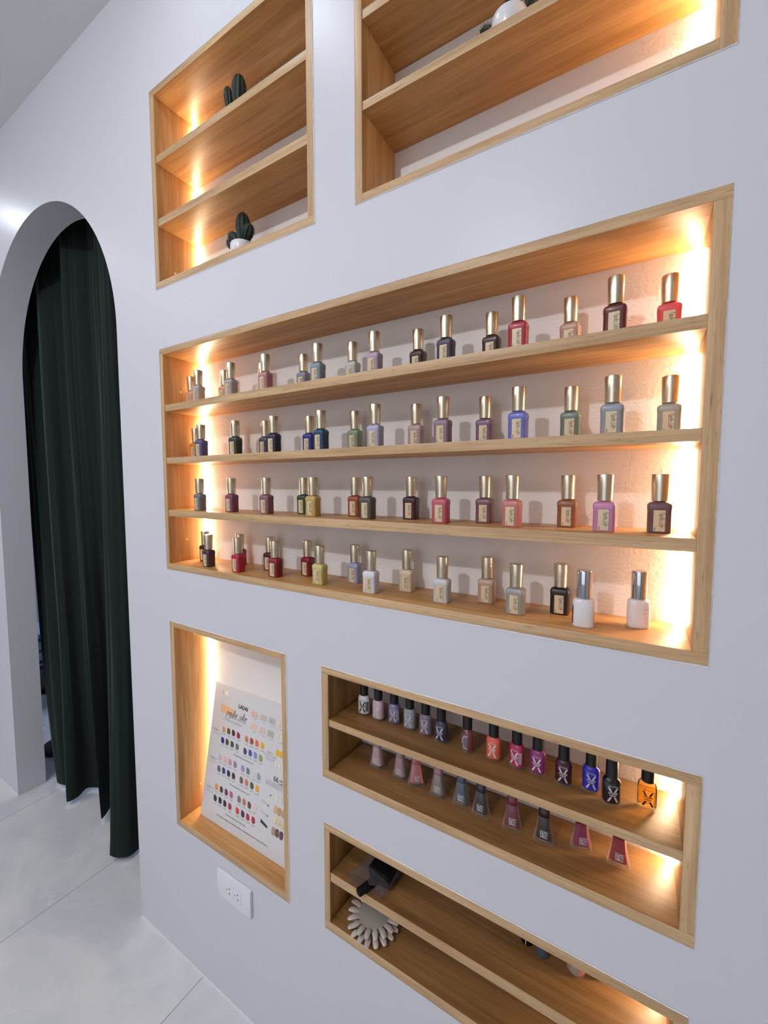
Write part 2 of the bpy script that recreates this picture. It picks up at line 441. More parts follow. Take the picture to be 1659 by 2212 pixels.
SH = {1: 1.6759, 2: 1.5287, 3: 1.3807, 4: 1.2264}
SHN = {1: 'top shelf', 2: 'second shelf down', 3: 'third shelf down', 4: 'bottom shelf'}
POS = {
1: [(-1.1308, .0700), (-1.0498, .0364), (-.9924, .077), (-.916, .037), (-.8490, .0818), (-.7865, .0338), (-.708, .0823), (-.6282, .0405), (-.5565, .0739), (-.4802, .0442), (-.3981, .0809), (-.3221, .046), (-.2454, .0768), (-.1868, .0347), (-.1134, .0842), (-.045, .0418), (.0243, .0788)],
2: [(-1.1320, .08), (-1.0441, .036), (-.9560, .08), (-.9063, .038), (-.8424, .082), (-.7669, .038), (-.693, .084), (-.6181, .037), (-.5585, .084), (-.4743, .038), (-.4023, .082), (-.3264, .044), (-.2577, .083), (-.1844, .036), (-.1084, .081), (-.0442, .036), (.0301, .082)],
3: [(-1.0577, .036), (-.9246, .037), (-.795, .037), (-.7105, .080), (-.6429, .036), (-.5561, .081), (-.4939, .038), (-.4126, .080), (-.3258, .037), (-.2547, .080), (-.192, .036), (-.1094, .080), (-.05, .036), (.0220, .060)],
4: [(-1.1047, .0815), (-1.0185, .0301), (-.9569, .0860), (-.8917, .026), (-.8387, .086), (-.7659, .0347), (-.7061, .086), (-.6233, .0341), (-.5619, .086), (-.4817, .0315), (-.4227, .0821), (-.3249, .044), (-.2502, .086), (-.1844, .0438), (-.118, .0852), (-.0751, .0350), (.0004, .0760)],
}
KIND = {
1: [('d8a58e', 'peach pink'), ('b9b3ab', 'light greige'), ('d9a07a', 'pale apricot'), ('aba6a6', 'silver grey'), ('e6d6cc', 'pale shell pink'), ('b87f84', 'dusty rose'), ('8c8d9c', 'blue grey'), ('8496a0', 'steel teal grey'), ('c3c4c0', 'off-white grey'), ('b49fb4', 'lilac pink'), ('43312a', 'espresso brown'), ('4c4656', 'dark slate violet'), ('4a3023', 'coffee brown'), ('a8323f', 'crimson red'), ('c09a88', 'beige pink'), ('662c28', 'dark maroon'), ('e0565a', 'coral red')],
2: [('d9923c', 'ochre orange'), ('565a86', 'denim violet'), ('8a8f92', 'pale grey'), ('3e4340', 'charcoal green'), ('4b4c58', 'slate'), ('2c2b42', 'midnight navy'), ('343c8a', 'royal blue'), ('2d4a6c', 'deep petrol blue'), ('8b9a84', 'sage green'), ('aeb0c8', 'pale lavender'), ('b79c9a', 'pinkish beige'), ('93798a', 'dusty mauve'), ('7d5f78', 'plum mauve'), ('6a70bc', 'periwinkle blue'), ('6f8074', 'grey green'), ('9599a2', 'cool grey'), ('a6a798', 'greenish grey')],
3: [('747a80', 'steel grey'), ('7d4a60', 'raspberry mauve'), ('8a5f6a', 'dusty mauve pink'), ('304a36', 'forest green'), ('c7a764', 'mustard yellow'), ('9c5034', 'rust orange'), ('56524f', 'dark grey'), ('452a36', 'dark plum'), ('c05a68', 'rose red'), ('7a565a', 'mauve brown'), ('c47a76', 'salmon pink'), ('8f5c3e', 'chestnut brown'), ('c584a6', 'bright orchid pink'), ('6a5052', 'dark taupe')],
4: [('2c1c20', 'black cherry'), ('45303c', 'dark aubergine'), ('98283c', 'ruby red'), ('b0283c', 'scarlet red'), ('4a1c28', 'dark wine'), ('881e2e', 'deep crimson'), ('7e1c28', 'blood red'), ('cfc27a', 'pale yellow'), ('a0a4bc', 'lavender blue'), ('dcdce4', 'white'), ('d8c4ac', 'cream'), ('ccccca', 'milky off-white'), ('bc9f8a', 'sand beige'), ('9c9894', 'mid grey'), ('262220', 'black')],
}
ORD = ['first', 'second', 'third', 'fourth', 'fifth', 'sixth', 'seventh', 'eighth', 'ninth', 'tenth', 'eleventh', 'twelfth', 'thirteenth', 'fourteenth', 'fifteenth', 'sixteenth', 'seventeenth']
def polish(hexc):
    return plain('satin_polish_' + hexc, hexc, .38, coat=.15, bscale=50)
def gel_bottle(x, y, z, col, label, a):
    t = thing('gel_polish_bottle', label, 'nail polish', (x, y, z), a, 'gel polish bottles in the longest niche')
    obj('body', GB, polish(col), t); obj('cap', GC, GOLD, t)
    lb = obj('label', GL, LABM, t); obj('lettering', GP, INK, lb)
    return t
for s in (1, 2, 3, 4):
    for i, (c, nm) in enumerate(KIND[s]):
        x, y = POS[s][i]
        gel_bottle(x, y, SH[s], c, f'{nm} bottle, gold cap, {ORD[i]} from left, {SHN[s]} of longest niche', math.radians(random.uniform(-5, 3)))

# white oval bottles with chrome caps
def oval_body():
    bm = bmesh.new()
    pr = [(0, .0152, .0112), (.0008, .0160, .0120), (.0024, .0163, .0123), (.038, .0160, .0121), (.0415, .0156, .0118), (.0435, .0146, .0110), (.0448, .0125, .0098), (.0452, .0085, .0080), (.0480, .0082, .0080)]
    loft(bm, [ell(a, b, z, 48, p=2.5) for z, a, b in pr]); return mesh_from(bm, 'body', 40)
OB, OC = oval_body(), gel_cap(.0112, .0114, .0462, .0905)
WHITEP = plain('white_gloss_bottle', 'e4e1e2', .18, coat=.4)
FAINT = plain('faint_gold_ink', 'b99c82', .5)
for i, (x, y, a, lab) in enumerate([(POS[4][15][0], POS[4][15][1], .10, 'glossy white oval bottle with chrome cap beside the black gel bottle'),
                                    (POS[4][16][0], POS[4][16][1], .30, 'glossy white oval bottle with chrome cap, last on the right of bottom shelf')]):
    t = thing('gel_coat_bottle', lab, 'nail polish', (x, y, 1.2264), a, 'white bottles with chrome caps')
    obj('body', OB, WHITEP, t); obj('cap', OC, CHROME, t)
    dst = bmesh.new()
    def wr(c):
        yy = -.0125 * (1 - min(.98, abs(c.x / .0166)) ** 2.5) ** (1 / 2.5) - .0002
        return Vector((c.x, yy, c.z))
    if i == 0:
        b = bmesh.new(); g = [(b.verts.new((x, 0, .004)), b.verts.new((x, 0, .034))) for x in (-.0160, -.0156, -.0152, -.0147)]
        for p, q in zip(g, g[1:]): b.faces.new((p[0], q[0], q[1], p[1]))
        join(dst, b, None, wr); obj('side_label', mesh_from(dst, 'side_label'), INK, t); continue
    join(dst, text_bm('LADAI', .0038, .00003), T(.0085, 0, .031), wr)
    join(dst, text_bm('Popular color', .0022), T(.0080, 0, .0245), wr)
    join(dst, text_bm('___________', .0022), T(.0080, 0, .0180), wr)
    join(dst, text_bm('gel', .0022), T(.0085, 0, .0120), wr)
    join(dst, text_bm('15ml', .0022), T(.0085, 0, .0092), wr)
    obj('lettering', mesh_from(dst, 'lettering'), FAINT, t)

# --------------------------------------------------- black-capped X bottles
def xb_body():
    bm = bmesh.new()
    pr = [(.0045, .0118, .0086), (.0052, .0130, .0096), (.0076, .0137, .0102), (.034, .0137, .0102), (.038, .0135, .0100), (.0412, .0128, .0095), (.0438, .0112, .0089), (.0450, .0094, .0083), (.0458, .0088, .0080)]
    loft(bm, [ell(a, b, z, 40, p=2.3) for z, a, b in pr]); return mesh_from(bm, 'body', 45)
def xb_glass():
    bm = bmesh.new()
    pr = [(0, .0118, .0084), (.0007, .0130, .0094), (.003, .0138, .0103), (.0075, .01385, .01035), (.0078, .0134, .0100)]
    loft(bm, [ell(a, b, z, 40, p=2.3) for z, a, b in pr], True, False); return mesh_from(bm, 'glass', 45)
def xb_cap():
    bm = bmesh.new()
    loft(bm, [ell(r, r, z, 32) for r, z in ((.0086, .0455), (.0091, .0459), (.0092, .062), (.0088, .085), (.0084, .0862), (.0070, .0866))]); return mesh_from(bm, 'cap', 40)
def xsurf(c, off=.00025):
    q = min(.97, abs(c.x / .0138)) ** 2.3
    return Vector((c.x, -(.0103) * (1 - q) ** (1 / 2.3) - off, c.z))
def xb_print():
    dst = bmesh.new()
    b = bmesh.new()
    def bar(x0, z0, x1, z1, w, n=5):
        rows = []
        for i in range(n + 1):
            f = i / n; x = x0 + (x1 - x0) * f; z = z0 + (z1 - z0) * f
            rows.append((b.verts.new((x - w / 2, 0, z)), b.verts.new((x + w / 2, 0, z))))
        for p, q in zip(rows, rows[1:]): b.faces.new((p[0], p[1], q[1], q[0]))
    bar(-.0064, .0330, -.0024, .0254, .0030); bar(.0064, .0330, .0024, .0254, .0030)
    bar(-.0028, .0172, -.0068, .0092, .0030); bar(.0028, .0172, .0068, .0092, .0030)
    join(dst, b, None, xsurf)
    join(dst, text_bm('XTREME', .0040, .00012, squash=.92), T(0, 0, .0234), xsurf)
    join(dst, text_bm('WEAR', .0040, .00012, squash=.92), T(0, 0, .0197), xsurf)
    join(dst, text_bm('Sally Hansen', .0028, .00004, .4), T(0, 0, .0352), xsurf)
    return mesh_from(dst, 'lettering')
def xb_side(sgn=1):
    """white bar-code patch on the side of the bottle"""
    dst = bmesh.new(); r = random.Random(3)
    x = .0078
    while x < .0125:
        w = r.uniform(.0002, .0006)
        b = bmesh.new(); v = [b.verts.new(p) for p in ((x, 0, .012), (x + w, 0, .012), (x + w, 0, .034), (x, 0, .034))]; b.faces.new(v)
        join(dst, b, None, lambda c: xsurf(c, .0005)); x += w + r.uniform(.0002, .0005)
    return mesh_from(dst, 'bar_code')
def xb_patch():
    dst = bmesh.new(); b = bmesh.new(); g = []
    for i in range(7):
        x = .0072 + i * .0055 / 6; g.append((b.verts.new((x, 0, .010)), b.verts.new((x, 0, .036))))
    for p, q in zip(g, g[1:]): b.faces.new((p[0], q[0], q[1], p[1]))
    join(dst, b, None, lambda c: xsurf(c, .0003)); return mesh_from(dst, 'side_label')
XB, XG, XC, XP, XS, XPT = xb_body(), xb_glass(), xb_cap(), xb_print(), xb_side(), xb_patch()
CAPBLK = plain('black_plastic', '121214', .35)
def thick_glass():
    m, nt, b, o = newmat('thick_clear_glass'); L = nt.links.new
    tr = N(nt, 'BsdfTransparent'); tr.inputs[0].default_value = (.99, .99, .99, 1)
    b.inputs['Base Color'].default_value = (.85, .82, .80, 1); b.inputs['Roughness'].default_value = .05; b.inputs['Specular IOR Level'].default_value = .9
    lw = N(nt, 'LayerWeight'); lw.inputs[0].default_value = .35
    ma = N(nt, 'Math', operation='MULTIPLY_ADD'); L(lw.outputs['Facing'], ma.inputs[0]); ma.inputs[1].default_value = .27; ma.inputs[2].default_value = .01
    mx = N(nt, 'MixShader'); L(ma.outputs[0], mx.inputs[0]); L(tr.outputs[0], mx.inputs[1]); L(b.outputs[0], mx.inputs[2]); L(mx.outputs[0], o.inputs['Surface'])
    return m
GLASS = thick_glass()
SILVER = plain('silver_print', 'c4c4ce', .4)
BLKPR = plain('black_print', '0e0e10', .4)
WHPR = plain('white_print', 'd8d8d8', .5)
def gloss(hexc, metal=0, glitter=False):
    nm = ('glitter_' if glitter else 'metallic_' if metal else 'gloss_') + hexc
    if nm in _mc: return _mc[nm]
    m = plain(nm, hexc, .22 if not metal else .38, metal=metal, coat=.7, bscale=60)
    if glitter:
        nt = m.node_tree; b = nt.nodes['Principled BSDF']
        tc = N(nt, 'TexCoord'); vo = N(nt, 'TexVoronoi', i_Scale=1100); nt.links.new(tc.outputs['Object'], vo.inputs['Vector'])
        r = N(nt, 'ValToRGB'); nt.links.new(vo.outputs['Color'], r.inputs[0])
        c = lin(hexc); e = r.color_ramp.elements; e[0].position = .45; e[0].color = tuple(x * .9 for x in c[:3]) + (1,)
        e[1].position = .85; e[1].color = tuple(min(1, x * 1.35 + .03) for x in c[:3]) + (1,)
        nt.links.new(r.outputs[0], b.inputs['Base Color'])
    return m
XROW = [ # x, y, colour, metallic, glitter, rot, print, side patch, name
 (-.5201, .0603, 'd6d4d4', 0, 0, .12, BLKPR, 1, 'white polish with black crossed print'),
 (-.4814, .0590, 'c9aeb2', 0, 0, -.05, WHPR, 0, 'pale shell pink polish'),
 (-.4437, .0640, '8f7fa6', .6, 0, .15, SILVER, 1, 'shimmering lavender polish'),
 (-.4054, .0640, '8f9398', 0, 1, .05, SILVER, 0, 'pale grey glitter polish'),
 (-.3671, .0620, '7c6f7c', 0, 1, .1, SILVER, 0, 'mauve taupe glitter polish'),
 (-.3299, .0570, '30344a', 0, 0, 0, SILVER, 0, 'dark navy slate polish'),
 (-.2750, .0575, '7a4648', 0, 0, -.85, SILVER, 2, 'brownish rose polish showing its bar code'),
 (-.2238, .0593, 'e2644e', 0, 0, .0, WHPR, 0, 'coral orange polish'),
 (-.1808, .0599, 'b42a58', 0, 0, -.25, WHPR, 1, 'raspberry pink polish'),
 (-.1442, .0616, '8c2c6c', 0, 0, .0, WHPR, 0, 'magenta purple polish'),
 (-.1004, .0572, '3c0c1c', 0, 0, .05, SILVER, 0, 'dark wine red polish'),
 (-.0580, .0646, '2c24a8', 0, 0, .1, SILVER, 0, 'vivid cobalt blue polish'),
 (-.0270, .0500, '0c0b0c', 0, 0, .3, SILVER, 0, 'jet black polish'),
 (.0227, .0693, 'e8a040', 0, 0, .1, BLKPR, 1, 'clear amber yellow polish'),
]
AMBER = clear('amber_fluid', (1.0, .80, .42, 1), .2, .1)
for i, (x, y, c, me_, gl, a, pm, sd, nm) in enumerate(XROW):
    t = thing('nail_polish_bottle', f'{nm}, {ORD[i]} from left of the black-capped bottles', 'nail polish', (x, y, .9349), a, 'black-capped bottles on the upper tier')
    obj('body', XB, AMBER if c == 'e8a040' else gloss(c, me_, gl), t); obj('glass', XG, GLASS, t); obj('cap', XC, CAPBLK, t)
    obj('lettering', XP, pm, t)
    if sd:
        lb = obj('side_label', XPT, plain('grey_side_label', 'b8bac4', .4) if sd == 2 or c != 'e8a040' else WHPR, t) if sd == 2 else None
        obj('bar_code', XS, BLKPR if sd == 2 or c in ('e8a040', 'd6d4d4') else SILVER, lb or t)

# --------------------------------------------------- flared clear bottles
FP = [(0, .0160, .0078), (.0006, .0172, .0088), (.002, .0177, .0093), (.006, .0174, .0092), (.014, .0157, .0088), (.024, .0134, .0084), (.034, .0116, .0081), (.043, .0103, .0079), (.0500, .0095, .0078)]
def fw(z, k):
    for a, b in zip(FP, FP[1:]):
        if a[0] <= z <= b[0]: return a[k] + (b[k] - a[k]) * (z - a[0]) / (b[0] - a[0])
    return FP[-1][k]
def fl_glass():
    bm = bmesh.new(); loft(bm, [rrect(2 * a, 2 * b, b * .8, z) for z, a, b in FP], True, False); return mesh_from(bm, 'glass', 45)
def fl_body():
    bm = bmesh.new()
    zs = [(.0085, .0040), (.0092, .0030), (.012, .0026), (.020, .0022), (.032, .0015), (.042, .0009), (.0495, .0003)]
    loft(bm, [rrect(2 * (fw(z, 1) - i), 2 * (fw(z, 2) - i * .35), .0062, z) for z, i in zs]); return mesh_from(bm, 'body', 45)
def fl_cap():
    bm = bmesh.new()
    loft(bm, [ell(a, b, z, 32, p=2.6) for z, a, b in ((.0503, .0092, .0076), (.0508, .0096, .0079), (.060, .0090, .0077), (.075, .0082, .0074), (.092, .0077, .0071), (.0935, .0068, .0062))]); return mesh_from(bm, 'cap', 40)
def fl_print():
    dst = bmesh.new()
    def s(c): return Vector((c.x, -fw(c.z, 2) - .0003, c.z))
    join(dst, text_bm('INSTA-', .0066, .00010, squash=.66, space=.95), T(.0015, 0, .0203), s)
    join(dst, text_bm('DRI', .0066, .00010, squash=.70, space=.95), T(-.0013, 0, .0150), s)
    join(dst, text_bm('Sally Hansen', .0032, .00005, .4, squash=.85), T(.0014, 0, .0248), s)
    join(dst, text_bm('ALL IN 1', .0014, .00004), T(.0042, 0, .0166), s)
    join(dst, text_bm('TOP & BASE', .0014, .00004, squash=.8), T(.0042, 0, .0150), s)
    join(dst, text_bm('COLOR', .0014, .00004), T(.0042, 0, .0134), s)
    join(dst, text_bm('0.31 FL. OZ. 9.17 mL', .0017, .00003), T(.001, 0, .0086), s)
    return mesh_from(dst, 'lettering')
FG, FB, FC, FPn = fl_glass(), fl_body(), fl_cap(), fl_print()
FROW = [
 (-.4895, .0665, 'c0a2a8', 0, 0, 'pale mauve pink flared bottle at the left end'),
 (-.4280, .0630, 'ae8e94', .2, -.02, 'dusty mauve flared bottle, second from the left end'),
 (-.3890, .0620, 'bc7480', 0, .62, 'rose pink flared bottle turned sideways with an orange edge'),
 (-.3355, .0570, 'a0938f', .5, 0, 'metallic taupe flared bottle with a mauve pink cap'),
 (-.2865, .0600, '4c5a6a', 0, 0, 'slate blue flared bottle'),
 (-.2450, .0550, '20222e', 0, -.06, 'blackish navy flared bottle'),
 (-.1855, .0540, '73283c', 0, .15, 'wine rose flared bottle'),
 (-.1295, .0550, '1c0a14', 0, .02, 'black cherry flared bottle'),
 (-.0710, .0750, '8c1c4c', 0, .31, 'magenta berry flared bottle, second from the right end'),
 (-.0135, .0730, '961c2e', 0, .02, 'bright red flared bottle at the right end'),
]
for i, (x, y, c, me_, a, nm) in enumerate(FROW):
    t = thing('flared_polish_bottle', f'{nm} of the lower tier', 'nail polish', (x, y, .8170), a, 'flared bottles on the lower tier')
    obj('body', FB, gloss(c, me_), t); obj('glass', FG, GLASS, t)
    obj('cap', FC, gloss('a8808c' if i == 3 else c, 0), t)
    obj('lettering', FPn, WHPR, t)
    if i == 2:
        bm = bmesh.new(); g = []
        for j in range(9):
            z = .009 + j * .005; w = fw(min(z, .0499), 1); yb = fw(min(z, .0499), 2)
            g.append((bm.verts.new((w * .62, -yb - .0003, z)), bm.verts.new((w * .84, -yb * .93, z))))
        for p, q in zip(g, g[1:]): bm.faces.new((p[0], p[1], q[1], q[0]))
        obj('edge_stripe', bm, plain('orange_stripe', 'f08c68', .4), t)

# -------------------------------------------------------------- colour chart
y0, z0, y1, z1 = .045, .4502, .1135, .838
tilt = math.atan2(y1 - y0, z1 - z0)
ch = thing('color_chart', 'white plastic nail colour chart leaning in the upright niche, rows of painted swatches', 'colour chart', (-1.1162, y0, z0))
ch.rotation_euler = (-tilt, 0, 0)
mm_ = .001
CH_W, CH_H = .382, .3955
def chart_panel():
    bm = bmesh.new()
    hx0, hx1, hz0, hz1 = .0368, .0625, .3655, .3785
    xs = [0, hx0, hx1, CH_W]; zs = [0, hz0, hz1, CH_H]
    for i in range(3):
        for j in range(3):
            if i == 1 and j == 1: continue
            bm.faces.new([bm.verts.new(p) for p in ((xs[i], 0, zs[j]), (xs[i + 1], 0, zs[j]), (xs[i + 1], 0, zs[j + 1]), (xs[i], 0, zs[j + 1]))])
    bmesh.ops.remove_doubles(bm, verts=bm.verts, dist=1e-6)
    r = bmesh.ops.extrude_face_region(bm, geom=list(bm.faces))
    for e in r['geom']:
        if isinstance(e, bmesh.types.BMVert): e.co.y += .0022
    return mesh_from(bm, 'panel')
CARD = plain('white_plastic_card', 'dcdcde', .3)
obj('panel', chart_panel(), CARD, ch)
SW = """60.6,267.2,E59A6E 82.9,267.8,5d5632 103.9,268.8,5c2424 126.1,268.1,a0263c 161.3,268.9,d88158 182.7,269.3,a34c25 204.3,270.1,f26d3c 226.3,270.7,f5b211
61.1,235.0,2d1b80 81.6,236.0,36501f 104.0,236.3,3f4a3d 126.1,236.2,6f7378 160.6,234.7,51405a 182.1,236.4,4a4fa8 203.3,237.0,7f98cc 225.2,236.1,a8a050
59.5,184.5,dbc0c8 81.8,184.9,eebfae 103.4,185.4,cd98a8 126.1,186.0,a384a0 159.7,185.7,9f95cc 181.3,186.5,708582 203.6,185.6,d5d8d6 225.2,186.8,8fa8a8
59.2,152.1,666e80 81.0,153.2,114a7c 103.1,152.9,1c1f45 124.7,153.2,571a1e 158.6,153.5,7a6058 180.6,154.4,d8835f 202.5,154.0,485a20 224.3,153.7,f0ae28
58.5,99.2,f09a32 80.5,99.5,5a3220 102.2,99.6,66344e 124.1,100.7,bf5f74 158.4,100.7,8d7070 179.8,101.2,c4775c 201.0,100.7,70482e 223.1,103.0,f2cdd6
57.8,67.0,42202c 80.1,68.3,0c0a12 101.5,67.8,3b1238 123.9,68.1,b52a3a 156.6,68.7,e2353c 179.3,68.8,4a0a4c 200.3,68.8,bf1f34 222.5,69.0,b31a30"""
def sw_mesh():
    bm = bmesh.new(); w, h = .0138, .0168
    out = []
    pts = [(-.5, .5), (-.15, .5), (.2, .42), (.42, .22), (.5, -.1), (.44, -.36), (.2, -.5), (-.2, -.5), (-.42, -.38), (-.5, -.15)]
    P = []
    for i, a in enumerate(pts):
        b = pts[(i + 1) % len(pts)]; P += [a, ((a[0] + b[0]) / 2 * 1.01, (a[1] + b[1]) / 2 * 1.01)]
    loft(bm, [[(x * w * k, y, z * h * k) for x, z in P] for k, y in ((1, -.0001), (1, -.0006), (.86, -.0012))])
    return mesh_from(bm, 'swatch', 50)
SWM = sw_mesh()
inkd = bmesh.new()
for ln in SW.split('\n'):
    for q in ln.split():
        x, z, c = q.split(','); x = float(x) * mm_; z = float(z) * mm_
        obj('swatch', SWM, plain('swatch_paint_' + c, c, .25, coat=.5, bscale=40), ch, (x, 0, z))
        box(inkd, x - .0075, x + .0085, -.0002, -.0001, z - .0152, z - .0145)
        box(inkd, x + .003, x + .007, -.0002, -.0001, z - .0118, z - .0110)
PAIRS = [(180, 344.8, 'f0c4b4'), (216.8, 344.8, 'd5c8bc'), (251.6, 345.9, 'c0c5c4'), (284.9, 345.5, 'e3e0d2'), (181.1, 310.3, 'f2cfbf'), (216.8, 310.1, 'ddd0c8'), (252.1, 310.6, 'b6c1a8'), (286.5, 311.6, 'e2e5d6'), (319, 345.5, 'd8cfd4'), (320, 311.6, 'e8dcd0')]
def nail_mesh(w, h):
    bm = bmesh.new()
    loft(bm, [[(x * k, y, z * k) for x, _, z in [(a[0], 0, a[1]) for a in ell(w / 2, h / 2, 0, 20, p=3.2)]] for k, y in ((1, -.0001), (1, -.0008), (.75, -.0018))]); return mesh_from(bm, 'swatch', 50)
NM = nail_mesh(.0118, .0175)
for x, z, c in PAIRS:
    m = plain('swatch_paint_' + c, c, .15, coat=.6, bscale=40)
    for dx in (-.0058, .0068): obj('swatch', NM, m, ch, (x * mm_ + dx, 0, z * mm_))
    box(inkd, x * mm_, x * mm_ + .012, -.0002, -.0001, z * mm_ - .0140, z * mm_ - .0134)
for x, z, c in [(285.2, 270.1, 'f4bf18'), (299.3, 270.1, 'f4bf18'), (313.4, 270.1, 'f4bf18'), (283.9, 238, 'e8e8e2'), (297.8, 238, 'e8e8e2'), (311.8, 238, 'e8e8e2')]:
    obj('swatch', NM, plain('swatch_paint_' + c, c, .15, coat=.6, bscale=40), ch, (x * mm_, 0, z * mm_))
NM2 = nail_mesh(.0135, .0205)
for x, z, c in [(299.9, 128.1, 'e0b890'), (314.6, 126.7, 'c69a6c'), (330.2, 126.9, 'c89c74'), (300.6, 101.2, 'e8dfc0'), (314.5, 100.8, 'ddd3ac'), (329.3, 99.7, 'ddd0a8'), (300.3, 72.1, 'b09a8c'), (314, 72.6, '6e5248'), (329.4, 72.4, '5f463c'), (300, 155, 'e4e4dc'), (314, 154, 'e4e2d4')]:
    obj('swatch', NM2, plain('swatch_paint_' + c, c, .2, coat=.5, bscale=40), ch, (x * mm_, 0, z * mm_))
def smear(x0, x1, z, h, c, name='brush_stroke', dz=0):
    bm = bmesh.new(); r = random.Random(int(x0 * 10)); up, dn = [], []
    n = 14
    for i in range(n + 1):
        f = i / n; x = (x0 + (x1 - x0) * f) * mm_; k = h / 2 * (1 - .35 * f) * (1 if i else .85)
        up.append((x, (z + dz * f + k + r.uniform(-.6, .6)) * mm_)); dn.append((x, (z + dz * f - k + r.uniform(-.6, .6)) * mm_))
    loft(bm, [[(p[0], y, p[1]) for p in up + dn[::-1]] for y in (-.0001, -.0004)])
    obj(name, bm, plain('stroke_' + c, c, .45), ch)
smear(37, 96, 326, 27, 'eebf92', dz=-3)
smear(247, 272, 131, 8, 'd8c6b8', dz=-3); smear(247, 271, 104, 8, 'cfcfd2', dz=-3); smear(250, 277, 80, 9, '3a2a40', dz=-8)
INKC = plain('chart_ink', '2c2a30', .6); INKGC = plain('chart_grey_ink', '9a9aa2', .6); inkg = None
def chart_text(bmd, s, x, z, size, **k):
    b = bmesh.new(); join(b, text_bm(s, size * mm_, **k), T(0, -.0006, 0))
    obj('lettering', mesh_from(b, 'lettering'), INKC if bmd is inkd else INKGC, ch, (x * mm_, 0, z * mm_))
chart_text(inkd, 'LADAI', 132.5, 348.5, 15.5, offset=.0004, squash=.93)
b_ = bmesh.new(); join(b_, script_bm('popular color', .0102, .10), T(0, -.0006, 0) @ RY(-.02)); obj('lettering', mesh_from(b_, 'lettering'), INKC, ch, (.109, 0, .318))
chart_text(inkd, '66', 290, 202, 21, squash=.9, res=3)
chart_text(inkd, 'selected', 316, 204, 8); chart_text(inkd, 'color', 312, 196, 9)
for s, x, z in (('The annual measure top & new color.', 157, 211.5), ('The annual measure top & new color.', 154, 127), ('The annual measure top & new color.', 153, 42)): chart_text(inkd, s, x, z, 5.6)
chart_text(inkd, 'You information display, for professional different, industrially & the proper texture at the series', 178, 27, 5.6, squash=.97)
chart_text(inkd, 'at', 272, 127.5, 9, shear=.3); chart_text(inkd, 'at', 272, 101, 9, shear=.3); chart_text(inkd, 'at', 276, 156, 9, shear=.3)
obj('underline', mesh_from(inkd, 'underline'), INKC, ch)
inkg = bmesh.new()
for s, z in (('TOP 1', 256), ('TOP 2', 173), ('TOP 3', 88)):
    chart_text(inkg, s, 28, z, 11)
    for dz in (9, 11.5): box(inkg, .013, .046, -.0002, -.0001, (z - dz) * mm_, (z - dz + .5) * mm_)
chart_text(inkg, 'Different Fashion style', 116, 309.5, 7.5)
for i, z in enumerate((299, 296)): chart_text(inkg, 'popular information series of professional nail color display', 92, z, 3.6, squash=1.0)
for s, z in (('N A I L', 262), ('P O P U L A R', 254), ('C O L O R', 246)): chart_text(inkg, s, 260, z, 7.5)
box(inkg, .245, .275, -.0002, -.0001, .2402, .2407)
for i in range(4): chart_text(inkg, 'popular color information display for nails series', 287, 190.5 - i * 3.4, 3.6, squash=.92)
obj('underline', mesh_from(inkg, 'underline'), INKGC, ch)

# -------------------------------------------------------------------- outlet
ot = thing('wall_outlet', 'white double socket plate on the wall below the upright niche', 'outlet', (-.903, 0, .353))
PLW = plain('outlet_plastic', 'e4e4e8', .22, bscale=20)
DARK = plain('socket_slot_black', '17171b', .6)
obj('plate', boxmesh('plate', -.067, .067, -.009, 0, -.038, .038, bev=.0028), PLW, ot)
for cx in (-.0165, .0165):
    sk = obj('socket', boxmesh('socket', cx - .0163, cx + .0163, -.0100, -.009, -.0165, .0165, bev=.0004), PLW, ot)
    bm = bmesh.new()
    for sz in (1, -1):
        for w, a, b in ((.0034, .0045, .0070), (.0017, .0070, .0105)):
            box(bm, cx + .003 - w / 2, cx + .003 + w / 2, -.0102, -.0099, sz * a if sz > 0 else -b, sz * b if sz > 0 else -a)
    loft(bm, [[(cx - .0085 + x, y, z) for x, z, _ in ell(.0017, .0017, 0, 12)] for y in (-.0102, -.0099)])
    obj('slot', bm, DARK, sk)

